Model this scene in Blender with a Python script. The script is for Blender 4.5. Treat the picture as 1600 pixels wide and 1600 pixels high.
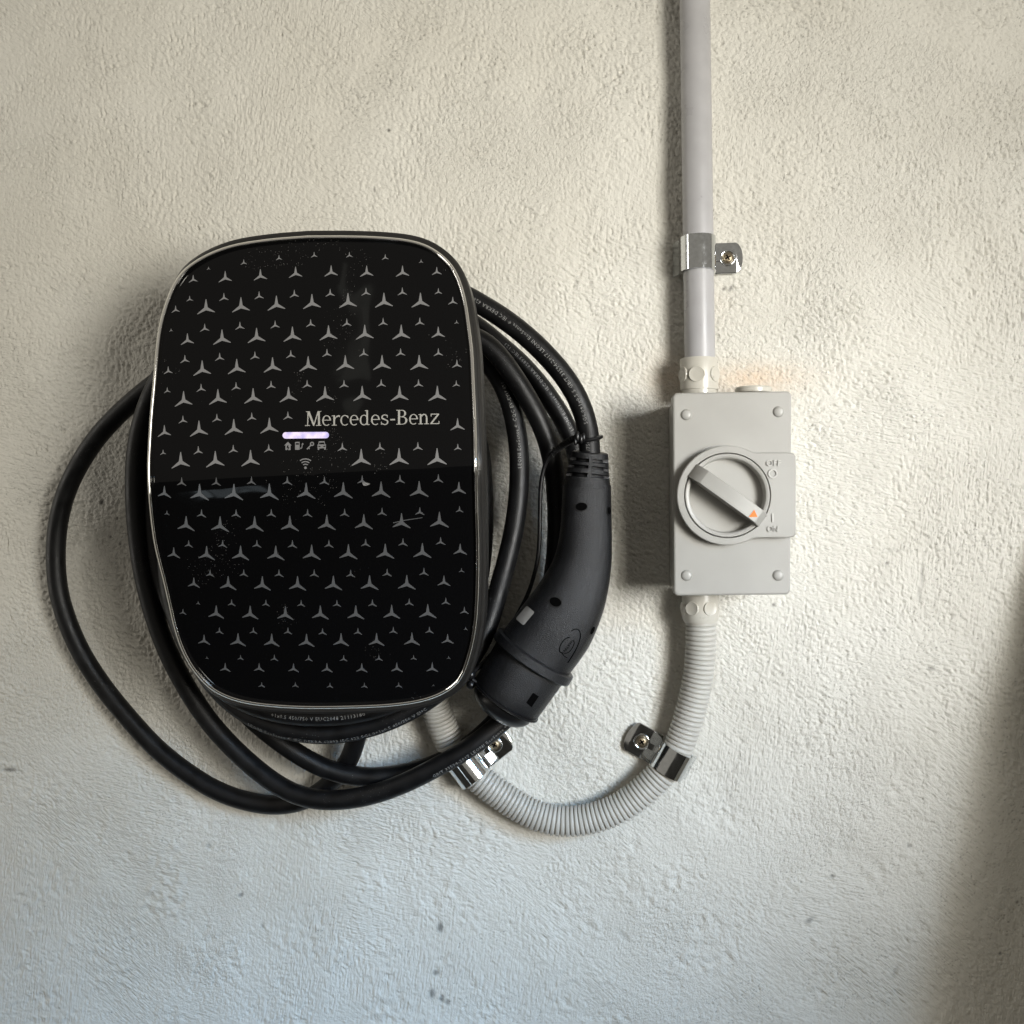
import bpy, bmesh, math, random
import numpy as np
from mathutils import Vector, Matrix
from mathutils.bvhtree import BVHTree

# ------------------------------------------------------------------ reset
for o in list(bpy.data.objects):
    bpy.data.objects.remove(o)
SC = bpy.context.scene
COL = SC.collection
random.seed(4)
RNG = np.random.default_rng(11)

# ------------------------------------------------------------------ camera
PSI = math.radians(5.0)
DIST = 0.79
HALF = 0.421
T = HALF / DIST
cam_d = bpy.data.cameras.new('camera')
cam = bpy.data.objects.new('camera', cam_d)
COL.objects.link(cam)
CAM = Vector((DIST * math.sin(PSI), -DIST * math.cos(PSI), 0))
cam.location = CAM
cam.rotation_euler = (math.pi / 2, 0, PSI)
cam_d.sensor_fit = 'HORIZONTAL'
cam_d.angle = 2 * math.atan(T)
cam_d.clip_start = 0.02
cam_d.clip_end = 50
SC.camera = cam
FW = Vector((-math.sin(PSI), math.cos(PSI), 0))
RT = Vector((math.cos(PSI), math.sin(PSI), 0))
UP = Vector((0, 0, 1))

# ------------------------------------------------------------------ world, lamps, exposure
world = bpy.data.worlds.new('World')
SC.world = world
world.use_nodes = True
bgn = world.node_tree.nodes['Background']
bgn.inputs['Color'].default_value = (1.0, 0.93, 0.82, 1)
bgn.inputs['Strength'].default_value = 0.30


def area(name, loc, target, sx, sy, power, col, spread):
    L = bpy.data.lights.new(name, 'AREA')
    L.shape = 'RECTANGLE'
    L.size = sx
    L.size_y = sy
    L.energy = power
    L.color = col
    L.spread = math.radians(spread)
    o = bpy.data.objects.new(name, L)
    COL.objects.link(o)
    o.location = loc
    o.rotation_euler = (Vector(target) - Vector(loc)).to_track_quat('-Z', 'Y').to_euler()
    return o


area('window_light', (0.86, -1.227, 0.10), (-0.14, 0, 0.35), 0.42, 0.50, 3.85, (1.0, 0.96, 0.865), 70)
area('skylight', (0.79, -0.968, 0.15), (-0.22, 0, -0.56), 0.44, 0.46, 1.04, (0.36, 0.64, 1.0), 33)
area('right_fill_light', (0.904, -1.018, 0.105), (0.22, 0, -0.03), 0.42, 0.44, 0.64, (0.92, 0.95, 1.0), 30)  # added fill lamp, brightens the right middle of the wall
area('left_fill_light', (-1.75, -0.55, 0.15), (-0.3, 0, 0.0), 0.22, 1.3, 6.2, (1.0, 0.96, 0.88), 180)  # added lamp on the left for the chrome stripe, also fills shadows
SC.view_settings.view_transform = 'Standard'
SC.view_settings.look = 'None'
SC.view_settings.exposure = 0.0
SC.view_settings.gamma = 1.0
SC.view_settings.use_curve_mapping = False


# ------------------------------------------------------------------ helpers
def P(px, py, d):
    """photo position on the plane standing d metres off the wall"""
    r = FW + RT * ((px - 800) / 800 * T) + UP * ((800 - py) / 800 * T)
    t = (-d - CAM.y) / r.y
    return CAM + r * t


def ray(px, py):
    return (FW + RT * ((px - 800) / 800 * T) + UP * ((800 - py) / 800 * T)).normalized()


def K(px, d):
    """metres for one photo pixel there"""
    p = P(px, 800, d)
    return (p - CAM).dot(FW) * T / 800


def tag(o, label=None, cat=None, group=None, kind=None):
    if label: o['label'] = label
    if cat: o['category'] = cat
    if group: o['group'] = group
    if kind: o['kind'] = kind
    return o


def empty(name, loc, label, cat, group=None):
    o = bpy.data.objects.new(name, None)
    o.empty_display_size = 0.02
    COL.objects.link(o)
    o.location = loc
    return tag(o, label, cat, group)


def root_of(o):
    m = Matrix.Identity(4)
    while o:
        m = Matrix.Translation(o.location) @ m
        o = o.parent
    return m


def mesh_obj(name, verts, faces, mat, parent=None, smooth=True, sharp=40):
    me = bpy.data.meshes.new(name)
    off = root_of(parent).translation if parent else Vector((0, 0, 0))
    me.from_pydata([tuple(Vector(v) - off) for v in verts], [], faces)
    bm = bmesh.new(); bm.from_mesh(me)
    bmesh.ops.recalc_face_normals(bm, faces=bm.faces)
    bm.to_mesh(me); bm.free()
    me.update()
    if smooth:
        me.shade_smooth()
        me.set_sharp_from_angle(angle=math.radians(sharp))
    o = bpy.data.objects.new(name, me)
    COL.objects.link(o)
    if mat: me.materials.append(mat)
    if parent: o.parent = parent
    return o


def loft_data(rings, cap0=False, cap1=False, closed=True, base=0):
    V, F = [], []
    n = len(rings[0])
    for r in rings: V += list(r)
    for i in range(len(rings) - 1):
        for j in range(n if closed else n - 1):
            k = (j + 1) % n
            F.append((base + i * n + j, base + i * n + k, base + (i + 1) * n + k, base + (i + 1) * n + j))
    if cap0: F.append(tuple(base + j for j in range(n)))
    if cap1: F.append(tuple(base + (len(rings) - 1) * n + j for j in range(n))[::-1])
    return V, F


def loft(name, rings, mat, parent=None, cap0=False, cap1=False, sharp=40):
    V, F = loft_data(rings, cap0, cap1)
    return mesh_obj(name, V, F, mat, parent, sharp=sharp)


def catmull(pts, n=14):
    pts = [Vector(p) for p in pts]
    ext = [pts[0] * 2 - pts[1]] + pts + [pts[-1] * 2 - pts[-2]]
    out = []
    for i in range(1, len(ext) - 2):
        a, b, c, d = ext[i - 1:i + 3]
        # centripetal
        t0 = 0; t1 = t0 + max((b - a).length, 1e-9) ** .5; t2 = t1 + max((c - b).length, 1e-9) ** .5
        t3 = t2 + max((d - c).length, 1e-9) ** .5
        for k in range(n):
            t = t1 + (t2 - t1) * k / n
            A1 = a * ((t1 - t) / (t1 - t0)) + b * ((t - t0) / (t1 - t0))
            A2 = b * ((t2 - t) / (t2 - t1)) + c * ((t - t1) / (t2 - t1))
            A3 = c * ((t3 - t) / (t3 - t2)) + d * ((t - t2) / (t3 - t2))
            B1 = A1 * ((t2 - t) / (t2 - t0)) + A2 * ((t - t0) / (t2 - t0))
            B2 = A2 * ((t3 - t) / (t3 - t1)) + A3 * ((t - t1) / (t3 - t1))
            out.append(B1 * ((t2 - t) / (t2 - t1)) + B2 * ((t - t1) / (t2 - t1)))
    out.append(pts[-1])
    return out


def resample(pts, step):
    d = [0]
    for a, b in zip(pts, pts[1:]): d.append(d[-1] + (b - a).length)
    n = max(2, int(round(d[-1] / step)))
    out, j = [], 0
    for i in range(n + 1):
        s = d[-1] * i / n
        while j < len(d) - 2 and d[j + 1] < s: j += 1
        f = (s - d[j]) / max(d[j + 1] - d[j], 1e-12)
        out.append(pts[j].lerp(pts[j + 1], min(max(f, 0), 1)))
    return out


def smooth_path(pts, it):
    for _ in range(it):
        pts = [pts[0]] + [(a + b * 2 + c) / 4 for a, b, c in zip(pts, pts[1:], pts[2:])] + [pts[-1]]
    return pts


def frames(pts):
    """tangent, outward (towards the room) and side vectors"""
    fr = []
    for i, p in enumerate(pts):
        t = (pts[min(i + 1, len(pts) - 1)] - pts[max(i - 1, 0)]).normalized()
        n = Vector((0, -1, 0)); n = (n - t * n.dot(t)).normalized()
        fr.append((t, n, t.cross(n)))
    return fr


def tube_rings(pts, rad, seg):
    """rad: number or function(i, s, phi); phi = 0 points to the room"""
    fr = frames(pts)
    rings, s = [], 0
    for i, p in enumerate(pts):
        if i: s += (p - pts[i - 1]).length
        t, n, b = fr[i]
        ring = []
        for k in range(seg):
            a = 2 * math.pi * k / seg
            r = rad(i, s, a) if callable(rad) else rad
            ring.append(p + (n * math.cos(a) + b * math.sin(a)) * r)
        rings.append(ring)
    return rings


def tube(name, pts, rad, seg, mat, parent=None, caps=True, sharp=40):
    return loft(name, tube_rings(pts, rad, seg), mat, parent, caps, caps, sharp)


def box_pts(c, ax, ay, az):
    V = []
    for sz in (-1, 1):
        for sx, sy in ((-1, -1), (1, -1), (1, 1), (-1, 1)):
            V.append(c + ax * sx + ay * sy + az * sz)
    F = [(3, 2, 1, 0), (4, 5, 6, 7), (0, 1, 5, 4), (1, 2, 6, 5), (2, 3, 7, 6), (3, 0, 4, 7)]
    return V, F


def join(parts):
    V, F = [], []
    for v, f in parts:
        b = len(V)
        V += list(v)
        F += [tuple(i + b for i in q) for q in f]
    return V, F


def text_data(s, size, res=2, extrude=0.0, spacing=1.0):
    cu = bpy.data.curves.new('glyphs', 'FONT')
    cu.body = s; cu.size = size; cu.resolution_u = res; cu.space_character = spacing
    o = bpy.data.objects.new('glyphs', cu)
    COL.objects.link(o)
    dg = bpy.context.evaluated_depsgraph_get()
    me = o.evaluated_get(dg).to_mesh()
    V = [(v.co.x, v.co.y) for v in me.vertices]
    F = [tuple(p.vertices) for p in me.polygons]
    o.evaluated_get(dg).to_mesh_clear()
    bpy.data.objects.remove(o); bpy.data.curves.remove(cu)
    return V, F


# ------------------------------------------------------------------ materials
def new_mat(name):
    m = bpy.data.materials.new(name); m.use_nodes = True
    return m, m.node_tree.nodes, m.node_tree.links, m.node_tree.nodes['Principled BSDF']


def simple(name, col, rough=.5, metal=0, bump=0, bscale=800, var=0, vscale=60, spec=.5, rvar=0, coat=0, speck=0):
    m, N, L, b = new_mat(name)
    b.inputs['Base Color'].default_value = (*col, 1)
    b.inputs['Roughness'].default_value = rough
    b.inputs['Metallic'].default_value = metal
    b.inputs['Specular IOR Level'].default_value = spec
    b.inputs['Coat Weight'].default_value = coat
    tc = N.new('ShaderNodeTexCoord')
    if var or rvar:
        nz = N.new('ShaderNodeTexNoise'); nz.inputs['Scale'].default_value = vscale
        nz.inputs['Detail'].default_value = 5; L.new(tc.outputs['Object'], nz.inputs['Vector'])
        if var:
            mp = N.new('ShaderNodeMapRange')
            mp.inputs['From Min'].default_value = .3; mp.inputs['From Max'].default_value = .7
            mp.inputs['To Min'].default_value = 1 - var; mp.inputs['To Max'].default_value = 1 + var
            L.new(nz.outputs['Fac'], mp.inputs['Value'])
            mx = N.new('ShaderNodeVectorMath'); mx.operation = 'SCALE'
            mx.inputs[0].default_value = col
            L.new(mp.outputs['Result'], mx.inputs['Scale'])
            last = mx.outputs['Vector']
            L.new(last, b.inputs['Base Color'])
        if rvar:
            mr = N.new('ShaderNodeMapRange')
            mr.inputs['From Min'].default_value = .3; mr.inputs['From Max'].default_value = .7
            mr.inputs['To Min'].default_value = max(rough - rvar, .02); mr.inputs['To Max'].default_value = rough + rvar
            L.new(nz.outputs['Fac'], mr.inputs['Value']); L.new(mr.outputs['Result'], b.inputs['Roughness'])
    if speck:
        # pale dust grains
        vo = N.new('ShaderNodeTexVoronoi'); vo.inputs['Scale'].default_value = speck
        L.new(tc.outputs['Object'], vo.inputs['Vector'])
        lt = N.new('ShaderNodeMath'); lt.operation = 'LESS_THAN'; lt.inputs[1].default_value = .17
        L.new(vo.outputs['Distance'], lt.inputs[0])
        n2 = N.new('ShaderNodeTexNoise'); n2.inputs['Scale'].default_value = 22; n2.inputs['Detail'].default_value = 3
        L.new(tc.outputs['Object'], n2.inputs['Vector'])
        gt = N.new('ShaderNodeMath'); gt.operation = 'GREATER_THAN'; gt.inputs[1].default_value = .61
        L.new(n2.outputs['Fac'], gt.inputs[0])
        sp = N.new('ShaderNodeSeparateColor'); L.new(vo.outputs['Color'], sp.inputs['Color'])
        g2 = N.new('ShaderNodeMath'); g2.operation = 'GREATER_THAN'; g2.inputs[1].default_value = .45
        L.new(sp.outputs['Red'], g2.inputs[0])
        m1 = N.new('ShaderNodeMath'); m1.operation = 'MULTIPLY'; L.new(lt.outputs[0], m1.inputs[0]); L.new(gt.outputs[0], m1.inputs[1])
        m2 = N.new('ShaderNodeMath'); m2.operation = 'MULTIPLY'; L.new(m1.outputs[0], m2.inputs[0]); L.new(g2.outputs[0], m2.inputs[1])
        m3 = N.new('ShaderNodeMath'); m3.operation = 'MULTIPLY'; L.new(m2.outputs[0], m3.inputs[0]); L.new(sp.outputs['Green'], m3.inputs[1])
        mix = N.new('ShaderNodeMix'); mix.data_type = 'RGBA'
        mix.inputs['A'].default_value = (*col, 1); mix.inputs['B'].default_value = (.16, .155, .15, 1)
        if var:
            L.new(last, mix.inputs['A'])
        L.new(m3.outputs[0], mix.inputs['Factor']); L.new(mix.outputs['Result'], b.inputs['Base Color'])
    if bump:
        nb = N.new('ShaderNodeTexNoise'); nb.inputs['Scale'].default_value = bscale; nb.inputs['Detail'].default_value = 3
        L.new(tc.outputs['Object'], nb.inputs['Vector'])
        bp = N.new('ShaderNodeBump'); bp.inputs['Strength'].default_value = bump; bp.inputs['Distance'].default_value = .0006
        L.new(nb.outputs['Fac'], bp.inputs['Height']); L.new(bp.outputs['Normal'], b.inputs['Normal'])
    return m


M_glass = simple('black_glass', (.0028, .0028, .0031), .045, spec=.20, speck=760, rvar=.02, vscale=35)
nt = M_glass.node_tree
wn = nt.nodes.new('ShaderNodeTexNoise'); wn.inputs['Scale'].default_value = 9; wn.inputs['Detail'].default_value = 2
wt = nt.nodes.new('ShaderNodeTexCoord'); nt.links.new(wt.outputs['Object'], wn.inputs['Vector'])
wb = nt.nodes.new('ShaderNodeBump'); wb.inputs['Strength'].default_value = 1.0; wb.inputs['Distance'].default_value = .0030
nt.links.new(wn.outputs['Fac'], wb.inputs['Height']); nt.links.new(wb.outputs['Normal'], nt.nodes['Principled BSDF'].inputs['Normal'])
M_star = simple('grey_print', (.52, .53, .55), .30, .86, var=.06, vscale=900)
M_letter = simple('pale_lettering', (.70, .70, .66), .30, .65, var=.08, vscale=300)
M_chrome = simple('chrome', (.84, .83, .80), .07, 1.0, rvar=.04, vscale=120)
M_house = simple('housing_plastic', (.013, .012, .011), .40, bump=.2, bscale=1800, var=.12)
M_rubber = simple('cable_rubber', (.0042, .0042, .0046), .42, bump=.3, bscale=1500, var=.25, vscale=90, rvar=.10, speck=900, spec=.32)
M_grip = simple('textured_plastic', (.0068, .0072, .0085), .36, bump=.8, bscale=2100, var=.2, speck=1300, spec=.5)
M_dark = simple('smooth_black_plastic', (.005, .005, .0055), .33, bump=.1, bscale=900, var=.1)
M_hole = simple('deep_black', (.0012, .0012, .0012), .8, var=.1, spec=.03)
M_print = simple('cable_print', (.21, .21, .205), .6, var=.35, vscale=900)
M_pvc = simple('grey_white_plastic', (.325, .317, .293), .38, bump=.05, bscale=1200, var=.03, vscale=40, rvar=.05)
M_raised = simple('highlit_lettering_plastic', (.43, .42, .395), .38, var=.03)  # letters tinted lighter than the box to paint in their highlight
M_pvc2 = simple('cream_plastic', (.46, .44, .385), .30, var=.04, vscale=90, rvar=.05)
M_pipe = simple('grey_pipe', (.36, .355, .36), .34, var=.05, vscale=60, rvar=.08)
M_flex = simple('corrugated_plastic', (.44, .425, .385), .42, var=.05, vscale=70)
M_zinc = simple('zinc_plate', (.62, .64, .645), .10, 1.0, var=.06, vscale=320, rvar=.05, bump=.04, bscale=500)
M_brass = simple('yellow_zinc', (.27, .22, .15), .45, 1.0, var=.2, vscale=700)
M_orange = simple('orange_plastic', (.80, .17, .012), .45, var=.05)
M_sticker = simple('sticker_paper', (.36, .355, .34), .6, var=.08, vscale=200)

# lit status strip
M_led, N, L, b = new_mat('status_led')
tc = N.new('ShaderNodeTexCoord'); wv = N.new('ShaderNodeTexNoise'); wv.inputs['Scale'].default_value = 120
L.new(tc.outputs['Object'], wv.inputs['Vector'])
cr = N.new('ShaderNodeValToRGB')
cr.color_ramp.elements[0].position = .40; cr.color_ramp.elements[0].color = (.40, .34, .74, 1)
cr.color_ramp.elements[1].position = .62; cr.color_ramp.elements[1].color = (.96, .78, 1.0, 1)
L.new(wv.outputs['Fac'], cr.inputs['Fac'])
L.new(cr.outputs['Color'], b.inputs['Emission Color']); b.inputs['Emission Strength'].default_value = .95
b.inputs['Base Color'].default_value = (.2, .2, .2, 1)

# wall paint over rough render
M_wall, N, L, b = new_mat('painted_render')
b.inputs['Roughness'].default_value = .82
b.inputs['Specular IOR Level'].default_value = .25
tc = N.new('ShaderNodeTexCoord')
at = N.new('ShaderNodeAttribute'); at.attribute_name = 'stain_pit_shade'
n1 = N.new('ShaderNodeTexNoise'); n1.inputs['Scale'].default_value = 7; n1.inputs['Detail'].default_value = 6
L.new(tc.outputs['Object'], n1.inputs['Vector'])
cr = N.new('ShaderNodeValToRGB')
cr.color_ramp.elements[0].position = .3; cr.color_ramp.elements[0].color = (.585, .565, .505, 1)
cr.color_ramp.elements[1].position = .7; cr.color_ramp.elements[1].color = (.655, .640, .585, 1)
L.new(n1.outputs['Fac'], cr.inputs['Fac'])
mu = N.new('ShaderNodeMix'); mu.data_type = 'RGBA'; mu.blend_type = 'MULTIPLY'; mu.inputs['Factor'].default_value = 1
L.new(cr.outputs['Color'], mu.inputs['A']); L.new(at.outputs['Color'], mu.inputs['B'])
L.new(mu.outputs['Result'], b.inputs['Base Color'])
# fine relief: sandy grain plus brush drag that changes direction from patch to patch
def tex_noise(scale, det, rot=None, stretch=None):
    n = N.new('ShaderNodeTexNoise'); n.inputs['Scale'].default_value = scale; n.inputs['Detail'].default_value = det
    if rot is None:
        L.new(tc.outputs['Object'], n.inputs['Vector'])
    else:
        r = N.new('ShaderNodeMapping'); r.inputs['Rotation'].default_value = (0, rot, 0)
        q = N.new('ShaderNodeMapping'); q.inputs['Scale'].default_value = stretch
        L.new(tc.outputs['Object'], r.inputs['Vector']); L.new(r.outputs['Vector'], q.inputs['Vector']); L.new(q.outputs['Vector'], n.inputs['Vector'])
    return n.outputs['Fac']


def mnode(op, a, b_):
    m = N.new('ShaderNodeMath'); m.operation = op
    for i, v in enumerate((a, b_)):
        if isinstance(v, (int, float)): m.inputs[i].default_value = v
        else: L.new(v, m.inputs[i])
    return m.outputs[0]


def mask(scale, lo, hi):
    m = N.new('ShaderNodeMapRange'); m.inputs['From Min'].default_value = lo; m.inputs['From Max'].default_value = hi
    L.new(tex_noise(scale, 2), m.inputs['Value']); return m.outputs['Result']


def mixn(a_, b_, f):
    m = N.new('ShaderNodeMix'); m.data_type = 'FLOAT'
    L.new(f, m.inputs[0]); L.new(a_, m.inputs[2]); L.new(b_, m.inputs[3]); return m.outputs[0]


hsum = mnode('ADD', mnode('MULTIPLY', tex_noise(900, 2, math.radians(52), (.55, 1, 1)), .72), .14)
hsum = mixn(hsum, tex_noise(620, 4, math.radians(-38), (.20, 1, 1)), mask(5, .40, .62))
hsum = mixn(hsum, tex_noise(620, 4, math.radians(82), (.18, 1, 1)), mask(4.3, .46, .66))
hsum = mixn(hsum, tex_noise(620, 4, math.radians(-12), (.20, 1, 1)), mask(6, .50, .68))
bp = N.new('ShaderNodeBump'); bp.inputs['Strength'].default_value = 1.0; bp.inputs['Distance'].default_value = .0022
L.new(hsum, bp.inputs['Height']); L.new(bp.outputs['Normal'], b.inputs['Normal'])

# ------------------------------------------------------------------ the wall
def axis_coords(n_fine, half, n_out, reach):
    f = np.linspace(-half, half, n_fine)
    g = half + (reach - half) * (np.arange(1, n_out + 1) / n_out) ** 2.2 + np.arange(1, n_out + 1) * .0011
    return np.concatenate([-g[::-1], f, g])


NF, NO = 1130, 26
gx = axis_coords(NF, .475, NO, 1.4)
gz = gx.copy()
NN = len(gx)
STEP = .95 / (NF - 1)


def fftnoise(lo, hi, ang=None, stretch=1.0, slope=0.0):
    """unit-variance noise with wavelengths lo..hi metres, drawn out along angle ang"""
    w = RNG.standard_normal((NN, NN))
    fy = np.fft.fftfreq(NN, STEP)[:, None]; fx = np.fft.fftfreq(NN, STEP)[None, :]
    if ang is not None:
        c, s = math.cos(ang), math.sin(ang)
        u = (fx * c + fy * s) * stretch; v = -fx * s + fy * c
    else:
        u, v = fx, fy
    f = np.sqrt(u * u + v * v)
    flt = np.exp(-(f * lo * .8) ** 2) * (1 - np.exp(-(f * hi) ** 2))
    flt = flt / np.maximum(f, 1 / .012) ** slope
    out = np.real(np.fft.ifft2(np.fft.fft2(w) * flt))
    return out / out.std()


def sstep(x, a, b):
    t = np.clip((x - a) / (b - a), 0, 1)
    return t * t * (3 - 2 * t)


iso = fftnoise(.0017, .0058, math.radians(-52), 1.5, .9)
vert = fftnoise(.0017, .0058, math.pi / 2 + .1, 4.0, .9)
diag = fftnoise(.0017, .0058, math.radians(-33), 4.0, .9)
horz = fftnoise(.0017, .0058, math.radians(-10), 3.2, .9)
patch1 = fftnoise(.10, .35); patch2 = fftnoise(.09, .30); patch3 = fftnoise(.10, .30)
wv = sstep(patch1, .1, .9); wd = sstep(patch2, 0, .8); wh = sstep(patch3, .3, 1.0)
grain = iso * .85 + vert * wv * .8 + diag * wd * .75 + horz * wh * .7
grain = np.where(grain < 0, grain * 1.35, grain * .75)       # plateaux with deeper pits
rough = .75 + .35 * sstep(fftnoise(.06, .25), -.8, 1.0)
XX, ZZ = np.meshgrid(gx, gz)
low = 1 - sstep(ZZ, -.30, -.12)                     # the lower wall is smoother, blobbier
H = grain * .00036 * rough * (1 - .55 * low)
lump = fftnoise(.010, .03)
H += lump * .00012 * (.5 + 2.2 * low * sstep(fftnoise(.05, .2), -.3, 1.2))
H += fftnoise(.06, .18) * .00038 + fftnoise(.2, .6) * .0010
H += fftnoise(.012, .05, math.radians(75), 3) * .00014 * sstep(patch2, -.5, 1)
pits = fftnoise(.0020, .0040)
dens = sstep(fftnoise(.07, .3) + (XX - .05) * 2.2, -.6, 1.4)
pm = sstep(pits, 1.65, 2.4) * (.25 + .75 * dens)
H -= pm * .0008
edge = np.maximum(np.abs(XX), np.abs(ZZ))
H *= 1 - sstep(edge, .49, .7)
H = np.clip(H, -.004, .004)

stain_pit_shade = np.ones((NN, NN, 3))
stain_pit_shade *= (1 - .45 * pm)[:, :, None]  # pore dirt and the shade inside the pits, painted into the colour


def wall_xz(px, py):
    p = P(px, py, 0); return p.x, p.z


def spot(px, py, rx, ry, dark, ang=0.0):
    x, z = wall_xz(px, py); k = K(px, 0)
    R = max(rx, ry) * k * 2.2 + .002
    i0, i1 = np.searchsorted(gx, x - R), np.searchsorted(gx, x + R)
    j0, j1 = np.searchsorted(gz, z - R), np.searchsorted(gz, z + R)
    c, s = math.cos(ang), math.sin(ang)
    dx = (XX[j0:j1, i0:i1] - x) / k; dz = (ZZ[j0:j1, i0:i1] - z) / k
    u = (dx * c + dz * s) / rx; v = (-dx * s + dz * c) / ry
    w = np.exp(-(u * u + v * v) ** 1.5)
    stain_pit_shade[j0:j1, i0:i1] *= (1 - (1 - dark) * w)[:, :, None]
    H[j0:j1, i0:i1] -= w * .0007


for a in [(688, 1449, 5, 8, .33), (681, 1520, 5, 5, .45), (675, 1553, 5, 8, .4), (690, 1561, 4, 6, .4), (699, 1567, 4, 5, .5),
          (377, 1398, 5, 3, .45, .6), (326, 1322, 4, 5, .7), (411, 1446, 3, 4, .6), (16, 1203, 12, 3, .4), (607, 203, 2.5, 2.5, .2),
          (585, 296, 2, 5, .5), (1265, 1438, 7, 4, .5, .5), (1301, 1370, 4, 3, .5), (1421, 1322, 4, 3, .55), (1209, 945, 3, 3, .4),
          (1440, 900, 3, 18, .72), (1436, 930, 3, 14, .75), (158, 785, 2.6, 5, .25, -.5), (182, 810, 2, 2.4, .35), (172, 839, 2, 2, .4),
          (187, 850, 2, 2, .4), (1142, 450, 2.5, 6, .35, -.5), (1131, 451, 3, 3, .4), (1590, 1410, 2, 2.5, .4), (1563, 1490, 2, 3, .4),
          (940, 752, 1.5, 1.5, .4), (1385, 880, 3, 3, .55), (1454, 1045, 6, 3, .6), (1380, 985, 3, 2.5, .6), (780, 361, 6, 1.5, .6, .5),
          (1395, 860, 14, 4, .85), (1400, 1520, 4, 12, .8, -.4), (975, 1465, 14, 5, .88, -.8)]:
    spot(*a)
for _ in range(90):
    spot(random.uniform(-20, 1620), random.uniform(-20, 1620), random.uniform(.8, 1.6), random.uniform(.8, 1.8), random.uniform(.35, .75))
# rusty pink bloom on the plaster round the switch
tn = fftnoise(.006, .05)
for (px, py, rx, ry, am) in [(1180, 592, 70, 24, .72), (1048, 592, 34, 40, .40), (1110, 470, 30, 30, .12)]:
    x, z = wall_xz(px, py); k = K(px, 0)
    w = np.exp(-(((XX - x) / k / rx) ** 2 + ((ZZ - z) / k / ry) ** 2)) * np.clip(.85 + tn * .12, 0, 1.2) * am
    stain_pit_shade *= 1 - w[:, :, None] * np.array([-.02, .20, .36])

V = np.stack([XX, -H, ZZ], -1).reshape(-1, 3).astype(np.float32)
idx = np.arange(NN * NN).reshape(NN, NN)
Q = np.stack([idx[:-1, :-1], idx[:-1, 1:], idx[1:, 1:], idx[1:, :-1]], -1).reshape(-1, 4).astype(np.int32)
me = bpy.data.meshes.new('wall')
me.vertices.add(len(V)); me.vertices.foreach_set('co', V.ravel())
me.loops.add(Q.size); me.loops.foreach_set('vertex_index', Q.ravel())
me.polygons.add(len(Q)); me.polygons.foreach_set('loop_start', np.arange(0, Q.size, 4, dtype=np.int32))
me.polygons.foreach_set('loop_total', np.full(len(Q), 4, dtype=np.int32))
me.update(calc_edges=True)
me.shade_smooth()
ca = me.attributes.new('stain_pit_shade', 'FLOAT_COLOR', 'POINT')
sa = np.ones((NN * NN, 4), dtype=np.float32); sa[:, :3] = np.clip(stain_pit_shade.reshape(-1, 3), 0, 1.05)
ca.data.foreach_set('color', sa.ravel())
me.materials.append(M_wall)
wall = bpy.data.objects.new('wall', me); COL.objects.link(wall)
tag(wall, 'off white roughly rendered wall behind the charger', kind='structure')

# ------------------------------------------------------------------ the floor, mirrored in the glass, the chrome and the clamps
M_floor = simple('dark_concrete', (.05, .048, .045), .8, bump=.4, bscale=300, var=.3, vscale=5)
fl = mesh_obj('floor', [(-5, .0, -1.32), (5, .0, -1.32), (5, -9, -1.32), (-5, -9, -1.32)], [(0, 1, 2, 3)], M_floor, smooth=False)
tag(fl, 'dark concrete floor at the foot of the wall', kind='structure')

# added block, unseen off the right edge, shaped to shade the lower right corner
M_plain = simple('plain_render', (.50, .48, .43), .85, bump=.8, bscale=500, var=.08, vscale=8)
bt = [(0, .05), (.05, -.05), (.10, -.16), (.18, -.40), (.24, -.60), (.30, -1.32)]
V = []
for xx_ in (.425, .64):
    V += [(xx_, -d_, z_) for d_, z_ in bt] + [(xx_, .02, -1.32), (xx_, .02, .05)]
nb_ = len(bt) + 2
F = [tuple(range(nb_)), tuple(range(2 * nb_ - 1, nb_ - 1, -1))] + [(i, (i + 1) % nb_, nb_ + (i + 1) % nb_, nb_ + i) for i in range(nb_)]
tag(mesh_obj('corner_shade_block', V, F, M_plain, smooth=False), 'added unseen block that shades the lower right corner of the wall', kind='structure')

# ------------------------------------------------------------------ wall charger
RIDGE = 737


def dep(py, px=490):
    x = py - RIDGE + (px - 490) * .05; a = 14.0
    s = math.sqrt(x * x + a * a) - a
    return .165 - s * (.041 / 312 if x < 0 else .052 / 306)


OUT = [(480, 367.5), (425, 371.9), (368.8, 380.3), (340.6, 388.8), (312.5, 401.9), (284.4, 422.5), (271.3, 441.3), (260, 467.5),
       (252.5, 490), (245.9, 520), (242.2, 555.6), (238.4, 602), (234.7, 640), (231.9, 684), (230.0, 722), (230.2, 746), (232, 778),
       (235.6, 815), (241, 853), (247.5, 880), (254, 905), (262.5, 942), (273, 987), (284.4, 1019), (297.5, 1043), (312.5, 1062.5),
       (331, 1080), (359, 1093.5), (387.5, 1101), (425, 1105.6), (480, 1108.4), (555, 1107.5), (611, 1104.7), (658, 1098), (686, 1088.8),
       (708.8, 1075.6), (723.8, 1058.8), (733.5, 1032.5), (741, 1004), (746, 972), (748.4, 935), (749.6, 888), (749.4, 840), (748, 800),
       (747, 757), (746.4, 712), (744.6, 645), (742.5, 602), (739.7, 546), (735, 508.8), (729.4, 471), (720, 437.5), (708.8, 415),
       (690, 396), (667.5, 382), (639.4, 373.8), (592.5, 369), (536, 367.3)]
oc = catmull([Vector((x, y, 0)) for x, y in OUT] + [Vector((*OUT[0], 0))], 8)
oc = smooth_path(resample(oc, 8.0), 3)[:-1]
NP_ = len(oc)
nrm2 = []
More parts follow.
